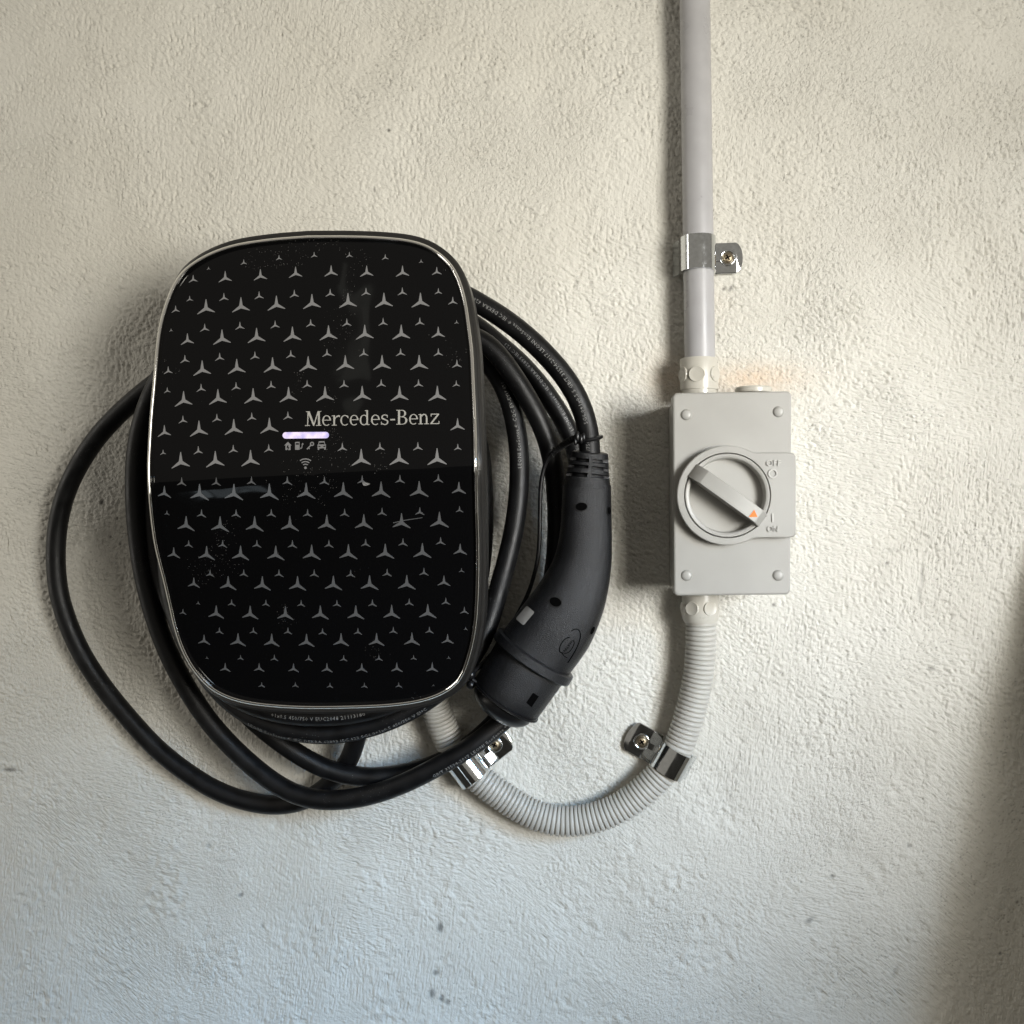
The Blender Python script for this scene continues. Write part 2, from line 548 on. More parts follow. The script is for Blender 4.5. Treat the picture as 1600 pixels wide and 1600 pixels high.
for i in range(NP_):
    t = oc[(i + 1) % NP_] - oc[i - 1]
    n = Vector((t.y, -t.x, 0)).normalized()
    if n.dot(oc[i] - Vector((490, 740, 0))) < 0: n = -n
    nrm2.append(n)


def oring(inset, dd):
    """outline moved inwards by inset pixels, dd metres proud of the face plane"""
    r = []
    for p, n in zip(oc, nrm2):
        q = p - n * inset
        r.append(P(q.x, q.y, dep(q.y, q.x) + dd))
    return r


base_c = P(560, 800, 0)
ch = empty('wall_charger', base_c, 'black glass wall charger with silver star pattern and chrome rim, cable wound round it', 'charger')
# glass front
rings = []
for s in [1.0] + [1 - .026 * k for k in range(1, 38)]:
    ring = []
    for p, n in zip(oc, nrm2):
        q = p - n * 7.3
        q = Vector((490, 738, 0)) + (q - Vector((490, 738, 0))) * s
        ring.append(P(q.x, q.y, dep(q.y, q.x) - (.0006 if s == 1 else 0)))
    rings.append(ring)
panel = loft('front_panel', rings, M_glass, ch, False, True, sharp=70)
# chrome trim, a rounded bead
prof = [(-.4, -.006), (-.2, -.0005), (.6, .0014), (1.9, .0024), (3.7, .0027), (5.4, .0020), (6.7, .0008), (7.4, -.0010), (7.6, -.004)]
loft('chrome_trim', [oring(a, d) for a, d in prof], M_chrome, ch, sharp=60)


def body_ring(off, depth_fn, scale_in=0.0):
    r = []
    for p, n in zip(oc, nrm2):
        o_r = 8.5 if n.x > 0 else 2.6
        o_v = 9.5 if n.y < 0 else 9.0
        w = n.x * n.x * o_r + n.y * n.y * o_v
        q = p + n * (w * off - scale_in)
        d0 = dep(p.y, p.x)
        r.append(P(q.x, q.y, d0) * 1.0 if depth_fn is None else Vector((P(q.x, q.y, d0).x, -depth_fn(d0), P(q.x, q.y, d0).z)))
    return r


loft('housing', [body_ring(-.2, lambda d: d - .0035), body_ring(.55, lambda d: d - .0022), body_ring(.95, lambda d: d - .0032),
                 body_ring(1.05, lambda d: d - .006), body_ring(1.0, lambda d: d - .022), body_ring(.4, lambda d: d - .030),
                 body_ring(.3, lambda d: .082, 34), body_ring(.2, lambda d: .075, 62), body_ring(.2, lambda d: .0, 66)],
     M_house, ch, True, True, sharp=50)

# added lamps, placed along mirror rays to give the glass faint reflections
def mirrored_light(name, px, py, dist, wpx, hpx, radiance, col):
    p = P(px, py, dep(py, px))
    a_ = P(px + 4, py, dep(py, px + 4)) - P(px - 4, py, dep(py, px - 4))
    b_ = P(px, py - 4, dep(py - 4, px)) - P(px, py + 4, dep(py + 4, px))
    n_ = a_.cross(b_).normalized()
    if n_.y > 0: n_ = -n_
    d_ = (p - CAM).normalized()
    r_ = d_ - n_ * 2 * d_.dot(n_)
    k_ = K(px, dep(py, px)) * ((p - CAM).length + dist) / (p - CAM).length
    w_, h_ = wpx * k_, hpx * k_
    return area(name, p + r_ * dist, p, w_, h_, radiance * math.pi * w_ * h_, col, 180)


mirrored_light('streak_reflection_lamp', 546, 500, 2.2, 17, 190, .55, (.95, .97, .85))
mirrored_light('streak_reflection_lamp', 531, 525, 2.2, 10, 120, .30, (.95, .97, .85))
mirrored_light('window_reflection_lamp', 342, 768, 2.2, 30, 95, 3.0, (.80, .93, 1.0))
mirrored_light('window_reflection_lamp', 377, 766, 2.2, 24, 105, 2.0, (.80, .93, 1.0))

# star print: every star laid on the glass
def star_mesh():
    V2 = []
    R, ri, tw = .67, .135, .022
    for k in range(3):
        a = math.pi / 2 + k * 2 * math.pi / 3
        d = Vector((math.cos(a), math.sin(a))); s = Vector((-d.y, d.x))
        V2 += [d * R - s * tw, d * R + s * tw]
        b = a + math.pi / 3
        V2.append(Vector((math.cos(b), math.sin(b))) * ri)
    V, F = [], []
    n = len(V2)
    for z in (0.0, 1.0):
        V += [(v.x, -z, v.y) for v in V2]
    F.append(tuple(range(n)))
    F.append(tuple(range(2 * n - 1, n - 1, -1)))
    for i in range(n):
        F.append((i, (i + 1) % n, n + (i + 1) % n, n + i))
    me = bpy.data.meshes.new('star_mark'); me.from_pydata(V, [], F)
    bm = bmesh.new(); bm.from_mesh(me); bmesh.ops.recalc_face_normals(bm, faces=bm.faces); bm.to_mesh(me); bm.free()
    me.materials.append(M_star)
    return me


STARS = """326,419.5,5;381,410,8.5;436,403,8.5;491,398.5,9;546,398.5,9;602,402,9;658,408.5,6
302,436,12;352,433,18;407,430,18;462,426,18;517.5,424,18;573,424.5,18;629,424.5,18;682.5,424,13
296.5,467,9;350,464.5,12.5;405,462,12.5;460,459.5,12.5;516,458,12.5;572,456.5,12.5;628.7,456,12.5;685,455.5,10
274.6,483.5,11;322,480,24;376.6,477,24;432,474.5,24;487.5,472,24;543.8,470.5,24;600,470,24;657,470,24;707.5,470.5,12.5
267.5,516,5;320,512.5,12.5;375,509.5,12.5;430,507.5,12.5;485.5,505.5,12.5;542,504.5,12.5;598.7,503.5,12.5;656,503,12.5;713.5,503.5,6
293,530.5,18;347,527.5,24;401,525,24;457,523,24;513.4,521,24;570,520,24;627,520,24;684.8,520,18
289,561.5,12.5;343.4,558,12.5;398.4,556,12.5;454.4,554,12.5;511,552,12.5;568.5,551.5,12.5;626,551,12.5;685,551,12.5
263,579,12;316,576,24;370,573.5,24;426,571,24;481.6,569.5,24;539.6,568,24;597,567.5,24;655,567.5,24;714,569,13
261.5,610,9;314.4,606.5,12.5;369,604,12.5;423.7,602,12.5;480,600.5,12.5;537.6,600.5,12.5;595.7,599.5,12.5;654,599.5,12.5;713,600,10
287,624,24;340.6,621,24;395.6,619.5,24;451,617.5,24;508,616.5,24;566,616,24;624.4,616,24;683.4,616,24
286,656,12;339,653.5,12.5;393.5,651.5,12.5;450,650,12.5
257,674,18;311,670.5,24.5;365.4,668,24.5;421,666,24.5;715,664,19
255,707,8;310,704,12.5;364.6,702,12.5;420,701,12.5;535,699,13;593.7,698.5,13;653,698,13;715.4,699,10
282.5,720,25;336.5,718.5,25;391.6,717,25;564.5,716,26;623.6,715,26;683,715,26
284,753,12.5;338,753,12.5;393,751.5,12.5;449,751.5,13;507,751.5,13;566,750,13;625,749,13;685,748,13
257,769,18;312,769.5,25;365.6,769.5,25;421,769,25;478.5,767.7,25;536.5,767,25;595.5,766,25;655,765,25;717,763,19
261,801.5,7;315,802.5,12.5;369,802.5,12.5;424,802,12.5;480.7,802,12.5;538.6,801.5,12.5;597,800,12.5;656,799,12.5;718,796,10
291,818.5,23;344,819.5,24;398,819,24;453,818.5,24;510.7,817,24;568.5,816,24;627.5,814.5,24;686.6,813,25
295,850,11;348,850,12;401.5,850,12;457,850.5,12.5;514,850,12.5;571.4,848.6,12.5;629.7,847.5,12.5;688.5,845.7,12.5
271.6,864,17;323,864.5,22;376,864.5,23;431,864.5,23;487,863.5,24;544.5,862.8,24;602,862,24;660,861,24;719,858.7,18
328.4,896,11;381,895.6,11.5;436,896,12;491,896,12;548,896.5,12;605,895,12.5;662.4,893.7,12.5;721,891,7
303,910.6,16;356.6,911.5,22;410,912,22.5;465,912,23;521,911.5,23;577.5,911,23.5;635.6,910.6,23.5;693.7,908,17
309.7,942,5.5;362,942,10.5;415.6,942.5,10.5;470.6,943,10.5;526.5,943,11;582,942.5,11.5;639.4,941,11.5;696.6,939.7,11.5
286,956,9;338,956.6,21;391,957.5,21.5;446,958.5,22;500.6,957.5,22.5;556,957.5,22.5;612,956.6,22.5;668.4,955.6,23;725.6,954,11.5
343,985.6,10.5;396,985.6,10.5;450,986,11;504,987,11;559.3,986.6,11;614.6,985,11;671,984.7,11;727.5,982,5
319,999.7,16;372,1000,21;424.6,1000.6,21;479,1001,21;533,1000,21;588.4,999.7,21;643.7,999,21;699.4,998.7,16
323.4,1027.4,4;376,1027.4,8;428.8,1028,10;482.4,1028.6,10;537,1028.7,10;592,1028,10;646.3,1027.4,8;701,1027.4,5
352,1043,14;405,1043,14;458.7,1043.7,14;511,1043.7,15;565.3,1043.7,15;620,1043,15.5;675.4,1043,15.5
409,1070,8.5;461.6,1070,8.5;515.6,1071,8.5;569.4,1071,8.5;623,1070.4,8.5;677,1070.4,3"""
SM = star_mesh()
for row in STARS.split('\n'):
    for it in row.split(';'):
        x, y, h = (float(v) for v in it.split(','))
        y += h * .09
        c = P(x, y, dep(y, x) + .00005)
        ez = (P(x, y - 3, dep(y - 3, x)) - P(x, y + 3, dep(y + 3, x))).normalized()
        ex = P(x + 3, y - .05, dep(y - .05, x + 3)) - P(x - 3, y + .05, dep(y + .05, x - 3))
        ex = (ex - ez * ex.dot(ez)).normalized()
        ey = ez.cross(ex)
        k = K(x, dep(y, x)) * h
        o = bpy.data.objects.new('star_mark', SM); COL.objects.link(o)
        o.parent = panel
        m = Matrix((ex, ey, ez)).transposed().to_4x4()
        m = Matrix.Translation(c - base_c) @ m @ Matrix.Diagonal((k, .00025, k, 1))
        o.matrix_local = m


# flat print helper: polygons given in photo pixels, laid on the glass
def glass_print(name, polys, mat, lift=.00012, thick=.0002):
    parts = []
    for i, pl in enumerate(polys):
        l = lift + (i % 7) * .00002
        top = [P(x, y, dep(y, x) + l + thick) for x, y in pl]
        bot = [P(x, y, dep(y, x) + l) for x, y in pl]
        n = len(pl)
        F = [tuple(range(n))] + [(j, (j + 1) % n, n + (j + 1) % n, n + j) for j in range(n)]
        parts.append((top + bot, F))
    V, F = join(parts)
    return mesh_obj(name, V, F, mat, panel, smooth=False)


# serif lettering, drawn stroke by stroke in a 5.926x enlargement
polys = []


def base_y(x): return 270 - (x - 275) * .0148


def Z(x, u): return (430 + x / 5.926, 620 + (base_y(x) - u) / 5.926)


def poly(*pts): polys.append([Z(x, u) for x, u in pts])


def rect(x0, x1, u0, u1): poly((x0, u0), (x1, u0), (x1, u1), (x0, u1))


def arc(cx, cy, rx, ry, a0, a1, thick, thin, n=14):
    pts = []
    for i in range(n + 1):
        a = math.radians(a0 + (a1 - a0) * i / n)
        w = thin + (thick - thin) * abs(math.cos(a)) ** 1.4
        pts.append((cx + rx * math.cos(a), cy + ry * math.sin(a), w, math.cos(a), math.sin(a)))
    for a, b_ in zip(pts, pts[1:]):
        poly((a[0], a[1]), (b_[0], b_[1]), (b_[0] - b_[3] * b_[2], b_[1] - b_[4] * min(b_[2], thin * 1.1)),
             (a[0] - a[3] * a[2], a[1] - a[4] * min(a[2], thin * 1.1)))


def gl_e(x):
    arc(x + 41, 47, 41, 49, 0, 310, 15, 7.5, 22)
    rect(x + 9, x + 82, 47, 54)


def gl_M(x):
    poly((x + 20, 0), (x + 30, 0), (x + 35, 135), (x + 24, 135))
    poly((x + 22, 135), (x + 44, 135), (x + 86, 20), (x + 76, 0))
    poly((x + 76, 0), (x + 86, 0), (x + 130, 135), (x + 118, 135))
    poly((x + 122, 0), (x + 141, 0), (x + 137, 135), (x + 119, 135))
    rect(x, x + 47, 0, 7); rect(x + 103, x + 153, 0, 7); rect(x + 11, x + 34, 128, 135); rect(x + 128, x + 151, 128, 135)


def gl_r(x):
    rect(x + 14, x + 30, 0, 94); rect(x, x + 46, 0, 7); poly((x, 86), (x + 16, 88), (x + 30, 96), (x, 92))
    poly((x + 28, 70), (x + 44, 88), (x + 62, 96), (x + 76, 92), (x + 74, 76), (x + 60, 82), (x + 42, 74), (x + 29, 54))


def gl_c(x):
    arc(x + 42, 47, 42, 49, 48, 312, 15, 7.5, 18)
    poly((x + 62, 92), (x + 75, 84), (x + 75, 66), (x + 66, 68))


def gl_d(x):
    arc(x + 40, 47, 40, 49, 40, 320, 15, 7.5, 18)
    rect(x + 62, x + 77, 2, 138); rect(x + 76, x + 91, 0, 8); poly((x + 48, 130), (x + 64, 130), (x + 64, 138), (x + 48, 136))


def gl_s(x):
    arc(x + 36, 70, 32, 26, 30, 235, 13, 8, 14)
    arc(x + 36, 25, 34, 27, -150, 60, 13, 8, 14)
    poly((x + 8, 62), (x + 20, 50), (x + 66, 30), (x + 56, 44), (x + 20, 66))
    rect(x + 58, x + 64, 66, 92); rect(x + 2, x + 9, 2, 28)


def gl_B(x):
    rect(x + 15, x + 34, 0, 136); rect(x, x + 50, 0, 7); rect(x, x + 50, 129, 136); rect(x + 30, x + 52, 68, 75)
    arc(x + 50, 103, 40, 33, -90, 90, 18, 7, 12); arc(x + 52, 37, 50, 38, -90, 90, 19, 7, 12)


def gl_n(x):
    rect(x + 13, x + 29, 0, 92); rect(x, x + 43, 0, 7); poly((x, 86), (x + 14, 88), (x + 28, 96), (x, 92))
    arc(x + 52, 56, 32, 40, 0, 150, 15, 9, 12); rect(x + 69, x + 84, 0, 58); rect(x + 55, x + 98, 0, 7)


def gl_z(x):
    rect(x + 4, x + 82, 88, 96); rect(x, x + 84, 0, 8); poly((x, 8), (x + 18, 8), (x + 82, 88), (x + 64, 88))
    rect(x + 4, x + 11, 70, 90); rect(x + 77, x + 84, 4, 28)


gl_M(275); gl_e(435); gl_r(524); gl_c(603); gl_e(690); gl_d(782); gl_e(887); gl_s(978); rect(1066, 1110, 40, 53)
gl_B(1122); gl_e(1240); gl_n(1326); gl_z(1436)
glass_print('lettering', polys, M_letter)

# status strip, sensor, icons
cap = []
for i in range(13): a = math.pi / 2 + math.pi * i / 12; cap.append((446.5 + 5 * math.cos(a), 680.3 - 5 * math.sin(a)))
for i in range(13): a = -math.pi / 2 + math.pi * i / 12; cap.append((509 + 5 * math.cos(a), 679.8 - 5 * math.sin(a)))
glass_print('status_light', [cap], M_led)
glass_print('light_sensor', [[(525 + 3.4 * math.cos(k * .6283), 680 + 3.2 * math.sin(k * .6283)) for k in range(10)]], M_glass)


def zz(l): return [(430 + x / 5.926, 620 + y / 5.926) for x, y in l]


def circ(cx, cy, r, n=14): return [(cx + r * math.cos(2 * math.pi * k / n), cy + r * math.sin(2 * math.pi * k / n)) for k in range(n)]


def ringq(cx, cy, r0, r1, a0, a1, n):
    out = []
    for k in range(n):
        b0 = math.radians(a0 + (a1 - a0) * k / n); b1 = math.radians(a0 + (a1 - a0) * (k + 1) / n)
        out.append([(cx + r0 * math.cos(b0), cy + r0 * math.sin(b0)), (cx + r1 * math.cos(b0), cy + r1 * math.sin(b0)),
                    (cx + r1 * math.cos(b1), cy + r1 * math.sin(b1)), (cx + r0 * math.cos(b1), cy + r0 * math.sin(b1))])
    return out


glass_print('house_icon', [zz([(84, 450), (118, 416), (152, 450)]), zz([(95, 450), (112, 450), (106, 474), (118, 474), (112, 493), (95, 493)]),
                           zz([(124, 450), (142, 450), (142, 493), (118, 493), (130, 466), (120, 466)])], M_star)
glass_print('pump_icon', [zz([(184, 418), (226, 416), (226, 428), (184, 430)]), zz([(184, 430), (190, 430), (190, 444), (184, 444)]),
                          zz([(220, 429), (226, 429), (226, 444), (220, 444)]), zz([(184, 444), (226, 443), (226, 490), (184, 491)]),
                          zz([(232, 470), (238, 470), (240, 486), (232, 482)]), zz([(240, 478), (248, 480), (256, 440), (249, 440)]),
                          zz([(242, 442), (254, 426), (265, 441)])], M_star)
glass_print('key_icon', [zz(q) for q in ringq(341, 436, 9, 20, 0, 360, 12)] + [zz([(324, 446), (332, 454), (298, 490), (290, 482)]),
                                                                          zz([(304, 474), (312, 468), (322, 480), (314, 486)])], M_star)
glass_print('car_icon', [zz([(404, 412), (456, 411), (464, 440), (398, 441)]), zz([(392, 442), (470, 441), (470, 476), (392, 478)]),
                         zz([(394, 478), (408, 478), (408, 492), (394, 492)]), zz([(454, 476), (468, 476), (468, 490), (454, 490)])], M_star)
glass_print('car_icon_lamp', [zz([(400, 452), (420, 458), (418, 464), (400, 460)]), zz([(444, 458), (463, 451), (463, 459), (446, 464)]),
                              zz([(410, 424), (452, 423), (456, 436), (406, 437)])], M_glass, lift=.0005)
wf = [zz(circ(280, 657, 12))]
for r in (34, 58, 83): wf += [zz(q) for q in ringq(280, 657, r - 6, r + 4, -128, -52, 10)]
glass_print('signal_icon', wf, M_star)
# dab of plaster and a scratch left on the glass
glass_print('plaster_dab', [[(565.5, 754), (569, 753.6), (573, 754.3), (578.5, 756), (576, 757.5), (572, 759), (568, 758.8), (567, 756.6)]], M_print, .0003, .0005)
glass_print('scratch', [[(614, 816.5), (628, 813), (660, 808.4), (660, 809.3), (629, 814), (614.5, 817.6)]], M_star, .0003, .00005)

# ------------------------------------------------------------------ charging cable: one run, five turns, ending in the plug
CR = .0078
CAB = [  # x, y, depth
    (566, 1060, .050), (563, 1110, .040), (556, 1160, .030), (541, 1196, .022), (515, 1226, .016), (480, 1250, .013), (435, 1259, .011),
    (397.5, 1255, .011), (345, 1239, .011), (297.5, 1211, .011), (245, 1170, .011), (200, 1121, .011), (160, 1072, .011), (126, 1019, .012),
    (104, 969, .013), (90, 919, .014), (86.8, 860, .016), (90, 818, .018), (97, 788, .020), (105, 762, .022), (118, 736, .024), (134, 708, .026),
    (154, 680, .028), (182, 650, .030), (225, 612, .033), (300, 560, .035), (420, 505, .034), (560, 490, .030), (680, 510, .027), (745, 548, .030),
    (776, 583, .034), (793, 615, .037), (802, 646, .039), (809, 681, .040), (812, 725, .041), (811, 765, .042), (807, 806, .043), (799, 848, .044),
    (786.5, 896, .046), (774, 940, .049), (760, 985, .053), (732, 1035, .058), (690, 1078, .063), (645, 1108, .066), (600, 1129, .067),
    (552, 1143, .068), (515, 1147.5, .068), (480, 1146, .068), (445, 1140, .068), (410, 1128, .067), (375, 1108, .065), (330, 1065, .060),
    (290, 985, .050), (270, 860, .035), (285, 720, .022), (350, 600, .014), (480, 545, .012), (610, 550, .011), (700, 600, .011), (745, 680, .012),
    (756, 780, .016), (752, 880, .024), (730, 980, .040), (690, 1045, .058), (630, 1092, .074), (560, 1114, .082), (500, 1119, .084), (450, 1116, .083),
    (400, 1104, .080), (350, 1078, .074), (300, 1020, .062), (265, 920, .048), (262, 800, .040), (290, 680, .042), (370, 580, .046), (490, 540, .050),
    (620, 535, .054), (700, 520, .054), (752, 528, .053), (785, 562, .052), (812, 602, .050), (836, 642, .047), (853, 680, .043), (864, 722, .038),
    (870, 780, .030), (870, 850, .024), (864, 905, .020), (846, 985, .016), (822, 1050, .015), (790, 1108, .016), (750, 1152, .018), (690, 1191, .022), (640, 1207, .025),
    (590, 1215, .028), (547.5, 1212.5, .031), (502, 1199, .034), (460, 1175, .037), (425, 1150, .039), (380, 1110, .040), (330, 1050, .040),
    (285, 980, .038), (255, 920, .036), (240, 850, .036), (236, 780, .036), (245, 700, .036), (285, 600, .040), (380, 520, .048), (520, 480, .052),
    (650, 478, .046), (735, 502, .040), (775, 535, .036), (805, 559, .033), (831, 586, .030), (856, 618, .027), (875, 646, .024), (890, 676, .020), (904, 720, .012),
    (908, 800, .010), (900, 880, .010), (878, 960, .014), (848, 1040, .024), (812, 1098, .034), (780, 1133, .039), (752.5, 1155, .042), (724, 1175, .044), (696, 1191, .045),
    (658.8, 1211, .045), (627.5, 1226, .044), (577.5, 1243, .042), (530, 1250.5, .040), (490, 1249.5, .039), (450, 1237, .038), (407.5, 1208, .036),
    (367.5, 1172.5, .035), (330, 1132, .035), (304, 1095, .036), (277.5, 1050, .037), (251, 992, .038), (236, 945, .039), (224, 897, .040),
    (215, 835, .042), (211, 780, .044), (211, 730, .046), (215, 690, .048), (226, 645, .050), (262, 570, .055), (340, 490, .064), (460, 440, .072),
    (590, 428, .076), (690, 444, .078), (748.8, 474, .078), (778.8, 491.5, .078), (807, 512, .078), (831, 532, .078), (854.7, 555.6, .077), (878, 582, .076), (894, 605, .075),
    (908, 631.6, .074), (916.6, 657.8, .072), (920.7, 682, .070), (922.5, 712, .068), (921, 745, .067)]
cab = resample(smooth_path(resample(catmull([P(*c) for c in CAB], 10), .006), 6), .004)
cc = empty('charging_cable', P(500, 1255, 0), 'thick black charging cable coiled round the charger with its plug hanging at the end', 'cable')
sheath = tube('sheath', cab, CR, 20, M_rubber, cc, sharp=180)
CF = frames(cab)


def near_i(px, py, d, lo=0):
    q = P(px, py, d)
    return min(range(lo, len(cab)), key=lambda i: (cab[i] - q).length)


def cable_print(s, px, py, d, phi0, size=.0028, gap=1.12):
    """lettering printed on the sheath, reading from the plug end backwards"""
    i0 = near_i(px, py, d)
    V2, F = text_data(s, size * 1.4, 1, spacing=gap)
    V = []
    for x, y in V2:
        f = max(1.0, i0 - x / .004)
        i = min(int(f), len(cab) - 2); w = f - i
        p = cab[i].lerp(cab[i + 1], w)
        t, n, b = CF[i]
        a = phi0 + (y - size * .5) / CR
        V.append(p + (n * math.cos(a) - b * math.sin(a) * -1) * (CR + .00012) if False else p + (n * math.cos(a) + b * math.sin(a)) * (CR + .00012))
    o = mesh_obj('printed_text', V, F, M_print, sheath, smooth=False)
    return o


LINE = '5G6.0+1x0.5 S GB/T 33594-2017 LEONI EcoSense \u00ae IEC DEKRA 62893 IEC 123 5G6.0+1x0.5'
cable_print('/750', 921, 704, .069, .15)
cable_print('5G6.0+1x0.5 S GB/T 33594-2017 LEONI EcoSense \u00ae IEC DEKRA 62893 IEC 123 5', 918, 664, .071, .05)
cable_print('LEONI EcoSense \u00ae IEC DEKRA 62893 IEC 123', 889, 672, .021, -.35)
cable_print('LEONI EcoSense \u00ae CQC EV-EYU 450', 812, 730, .041, -.1)
cable_print('LEONI EcoSense \u00ae IEC DEKRA 62893 IEC 123 5G6.0+1x0.5 450/750 V EUC', 400, 1122, .066, -.65)
cable_print('+1x0.5 450/750 V EUC2048 21113180', 428, 1110, .082, -.1)
cable_print('GB/T 33594-2017 LEONI EcoSense \u00ae IEC D', 672, 1204, .045, -.55)

# ---- plug
def px_path(lst):
    """list of x, y, depth, width in px -> resampled centres with radii"""
    pts = [P(a[0], a[1], a[2]) for a in lst]
    rad = [Vector((a[3] * .5 * K(a[0], a[2]), 0, 0)) for a in lst]
    c = catmull(pts, 12); r = catmull(rad, 12)
    return c, [v.x for v in r]


# strain relief with slots
c, r = px_path([(922.3, 706, .068, 56), (920.5, 724, .067, 62), (918.5, 742, .067, 68), (917, 763, .067, 74)])
c2 = []; r2 = []
tot = len(c)
c2 = resample(c, .0006)
def rel_rad(i, s, a):
    f = i / (len(c2) - 1)
    base = r[min(int(f * (tot - 1)), tot - 1)]
    ph = (f - .17) / .225
    row = ph - math.floor(ph)
    slot = 0 <= ph < 3 and row < .42
    sec = (a / (2 * math.pi) * 4 + .14) % 1
    if slot and .14 < sec: return base - .0042
    if f < .02: return base - .0012
    return base
tube('strain_relief', c2, rel_rad, 72, M_grip, cc, sharp=35)
# handle
hc, hr = px_path([(917, 758, .067, 75), (916.5, 785, .067, 77), (916, 815, .067, 79), (914.5, 845, .067, 83), (909, 885, .066, 92), (893, 932, .066, 109),
                  (867, 980, .065, 122), (838, 1019, .064, 123), (832, 1027, .064, 123)])
def hrad(i, s, a):
    return hr[i] * (1 - .10 * abs(math.cos(a)) ** 3)
HR = tube_rings(hc, hrad, 48)
handle = loft('handle', HR, M_grip, cc, True, True, sharp=50)
hv, hf = loft_data(HR)
BVH = BVHTree.FromPolygons([tuple(v) for v in hv], hf)


def hit(px, py, lift=.0002, bvh=None):
    d = ray(px, py)
    p, n, i, t = (bvh or BVH).ray_cast(CAM, d)
    if p is None: return None
    if n.dot(d) > 0: n = -n
    return p + n * lift


def surf_poly(name, polys_, mat, parent, lift=.0002, bvh=None):
    V, F = [], []
    for k, pl in enumerate(polys_):
        pts = [hit(x, y, lift + .00003 * (k % 5), bvh) for x, y in pl]
        if any(p is None for p in pts): continue
        cx = sum(x for x, y in pl) / len(pl); cy = sum(y for x, y in pl) / len(pl)
        m = hit(cx, cy, lift + .00003 * (k % 5), bvh)
        b0 = len(V); V += [m] + pts
        F += [(b0, b0 + 1 + j, b0 + 1 + (j + 1) % len(pts)) for j in range(len(pts))]
    if V: return mesh_obj(name, V, F, mat, parent, smooth=True, sharp=180)


def ell(cx, cy, rx, ry, rot, n=20):
    c_, s_ = math.cos(math.radians(rot)), math.sin(math.radians(rot))
    return [(cx + rx * math.cos(k * 2 * math.pi / n) * c_ - ry * math.sin(k * 2 * math.pi / n) * s_,
             cy + rx * math.cos(k * 2 * math.pi / n) * s_ + ry * math.sin(k * 2 * math.pi / n) * c_) for k in range(n)]


for (x, y, rx, ry, ro) in [(908.5, 791.5, 9, 6.2, -5), (868, 940.5, 9.2, 7, 20), (951.5, 798, 2.2, 6, 0), (925.5, 985, 2.5, 6.5, 25)]:
    surf_poly('recess_rim', [ell(x - .7, y + .8, rx + 1.6, ry + 1.3, ro)], M_dark, handle, .00012)
    surf_poly('screw_recess', [ell(x, y, rx, ry, ro)], M_hole, handle, .0003)
# blank sticker with rounded corners
def rrect2(cx, cy, w, h, r, ang, n=5):
    out = []
    for sx, sy, a0 in ((1, 1, 0), (-1, 1, 90), (-1, -1, 180), (1, -1, 270)):
        for k in range(n + 1):
            a = math.radians(a0 + 90 * k / n)
            out.append((sx * (w / 2 - r) + r * math.cos(a), sy * (h / 2 - r) + r * math.sin(a)))
    c_, s_ = math.cos(math.radians(ang)), math.sin(math.radians(ang))
    return [(cx + x * c_ - y * s_, cy + x * s_ + y * c_) for x, y in out]
surf_poly('sticker', [rrect2(821, 962, 27, 16, 2.5, -50)], M_sticker, handle, .0004)
# moulded maker's emblem
def surf_line(pts2, rad, mat, name, parent, bvh=None):
    q = [hit(720 + x * .175, 900 + y * .175, .00005, bvh) for x, y in pts2]
    q = [p for p in q if p]
    return tube(name, resample(catmull(q, 6), .0008), rad, 6, mat, parent)
surf_line([(985, 490), (1020, 474), (1052, 482), (1068, 520), (1062, 570), (1030, 650), (990, 720), (955, 775)], .0004, M_hole, 'emblem_line', handle)
surf_line([(972, 545), (935, 560), (900, 600), (880, 650), (884, 675), (910, 690)], .00035, M_hole, 'emblem_line', handle)
surf_line([(905, 692), (925, 715), (950, 730)], .0003, M_hole, 'emblem_line', handle)
surf_line([(1008, 570), (1012, 600), (990, 650), (955, 685), (925, 690)], .0003, M_hole, 'emblem_line', handle)
V2, F2 = text_data('HARTING', 34, 1)
wmax = max(v[0] for v in V2)
V = []
d = Vector((-.60, .80)); u = Vector((.80, .60)) * -1
for x, y in V2:
    z = Vector((1002, 566)) + d * (x * 150 / wmax) + Vector((-.80, -.60)) * (y * 1.0) * -1
    V.append(hit(720 + (z.x - 14) * .175, 900 + z.y * .175, .00025))
mesh_obj('emblem_text', V, F2, M_hole, handle, smooth=False)

# collar and plug nose
ax0 = Vector((838, 1019)); axd = Vector((-.545, .838))
def stack(lst, dp=.064, seg=56):
    rings = []
    for t, w in lst:
        q = ax0 + axd * t
        c0 = P(q.x, q.y, dp); k = K(q.x, dp)
        a = (P(q.x + axd.x * 5, q.y + axd.y * 5, dp) - c0).normalized()
        n = Vector((0, -1, 0)); b_ = a.cross(n).normalized()
        rings.append([c0 + (n * math.cos(2 * math.pi * j / seg) + b_ * math.sin(2 * math.pi * j / seg)) * (w * .5 * k) for j in range(seg)])
    return rings
loft('collar', stack([(0, 118), (0, 134), (1.5, 139), (14, 140), (16, 137), (16, 118)]), M_grip, cc, True, True, sharp=30)
NR = stack([(14, 122), (16.2, 122.5), (60, 118), (84, 115.5), (85.5, 114), (85.5, 106)])
nose = loft('plug_nose', NR, M_grip, cc, True, True, sharp=30)
nv, nf = loft_data(NR); BN = BVHTree.FromPolygons([tuple(v) for v in nv], nf)
W = lambda l: [(720 + x * .175, 900 + y * .175) for x, y in l]
surf_poly('latch_window', [W([(645, 1040), (695, 1075), (630, 1172), (583, 1130)])], M_hole, nose, .0002, BN)
surf_poly('latch_window', [W([(215, 750), (248, 770), (205, 840), (178, 815)])], M_hole, nose, .0002, BN)

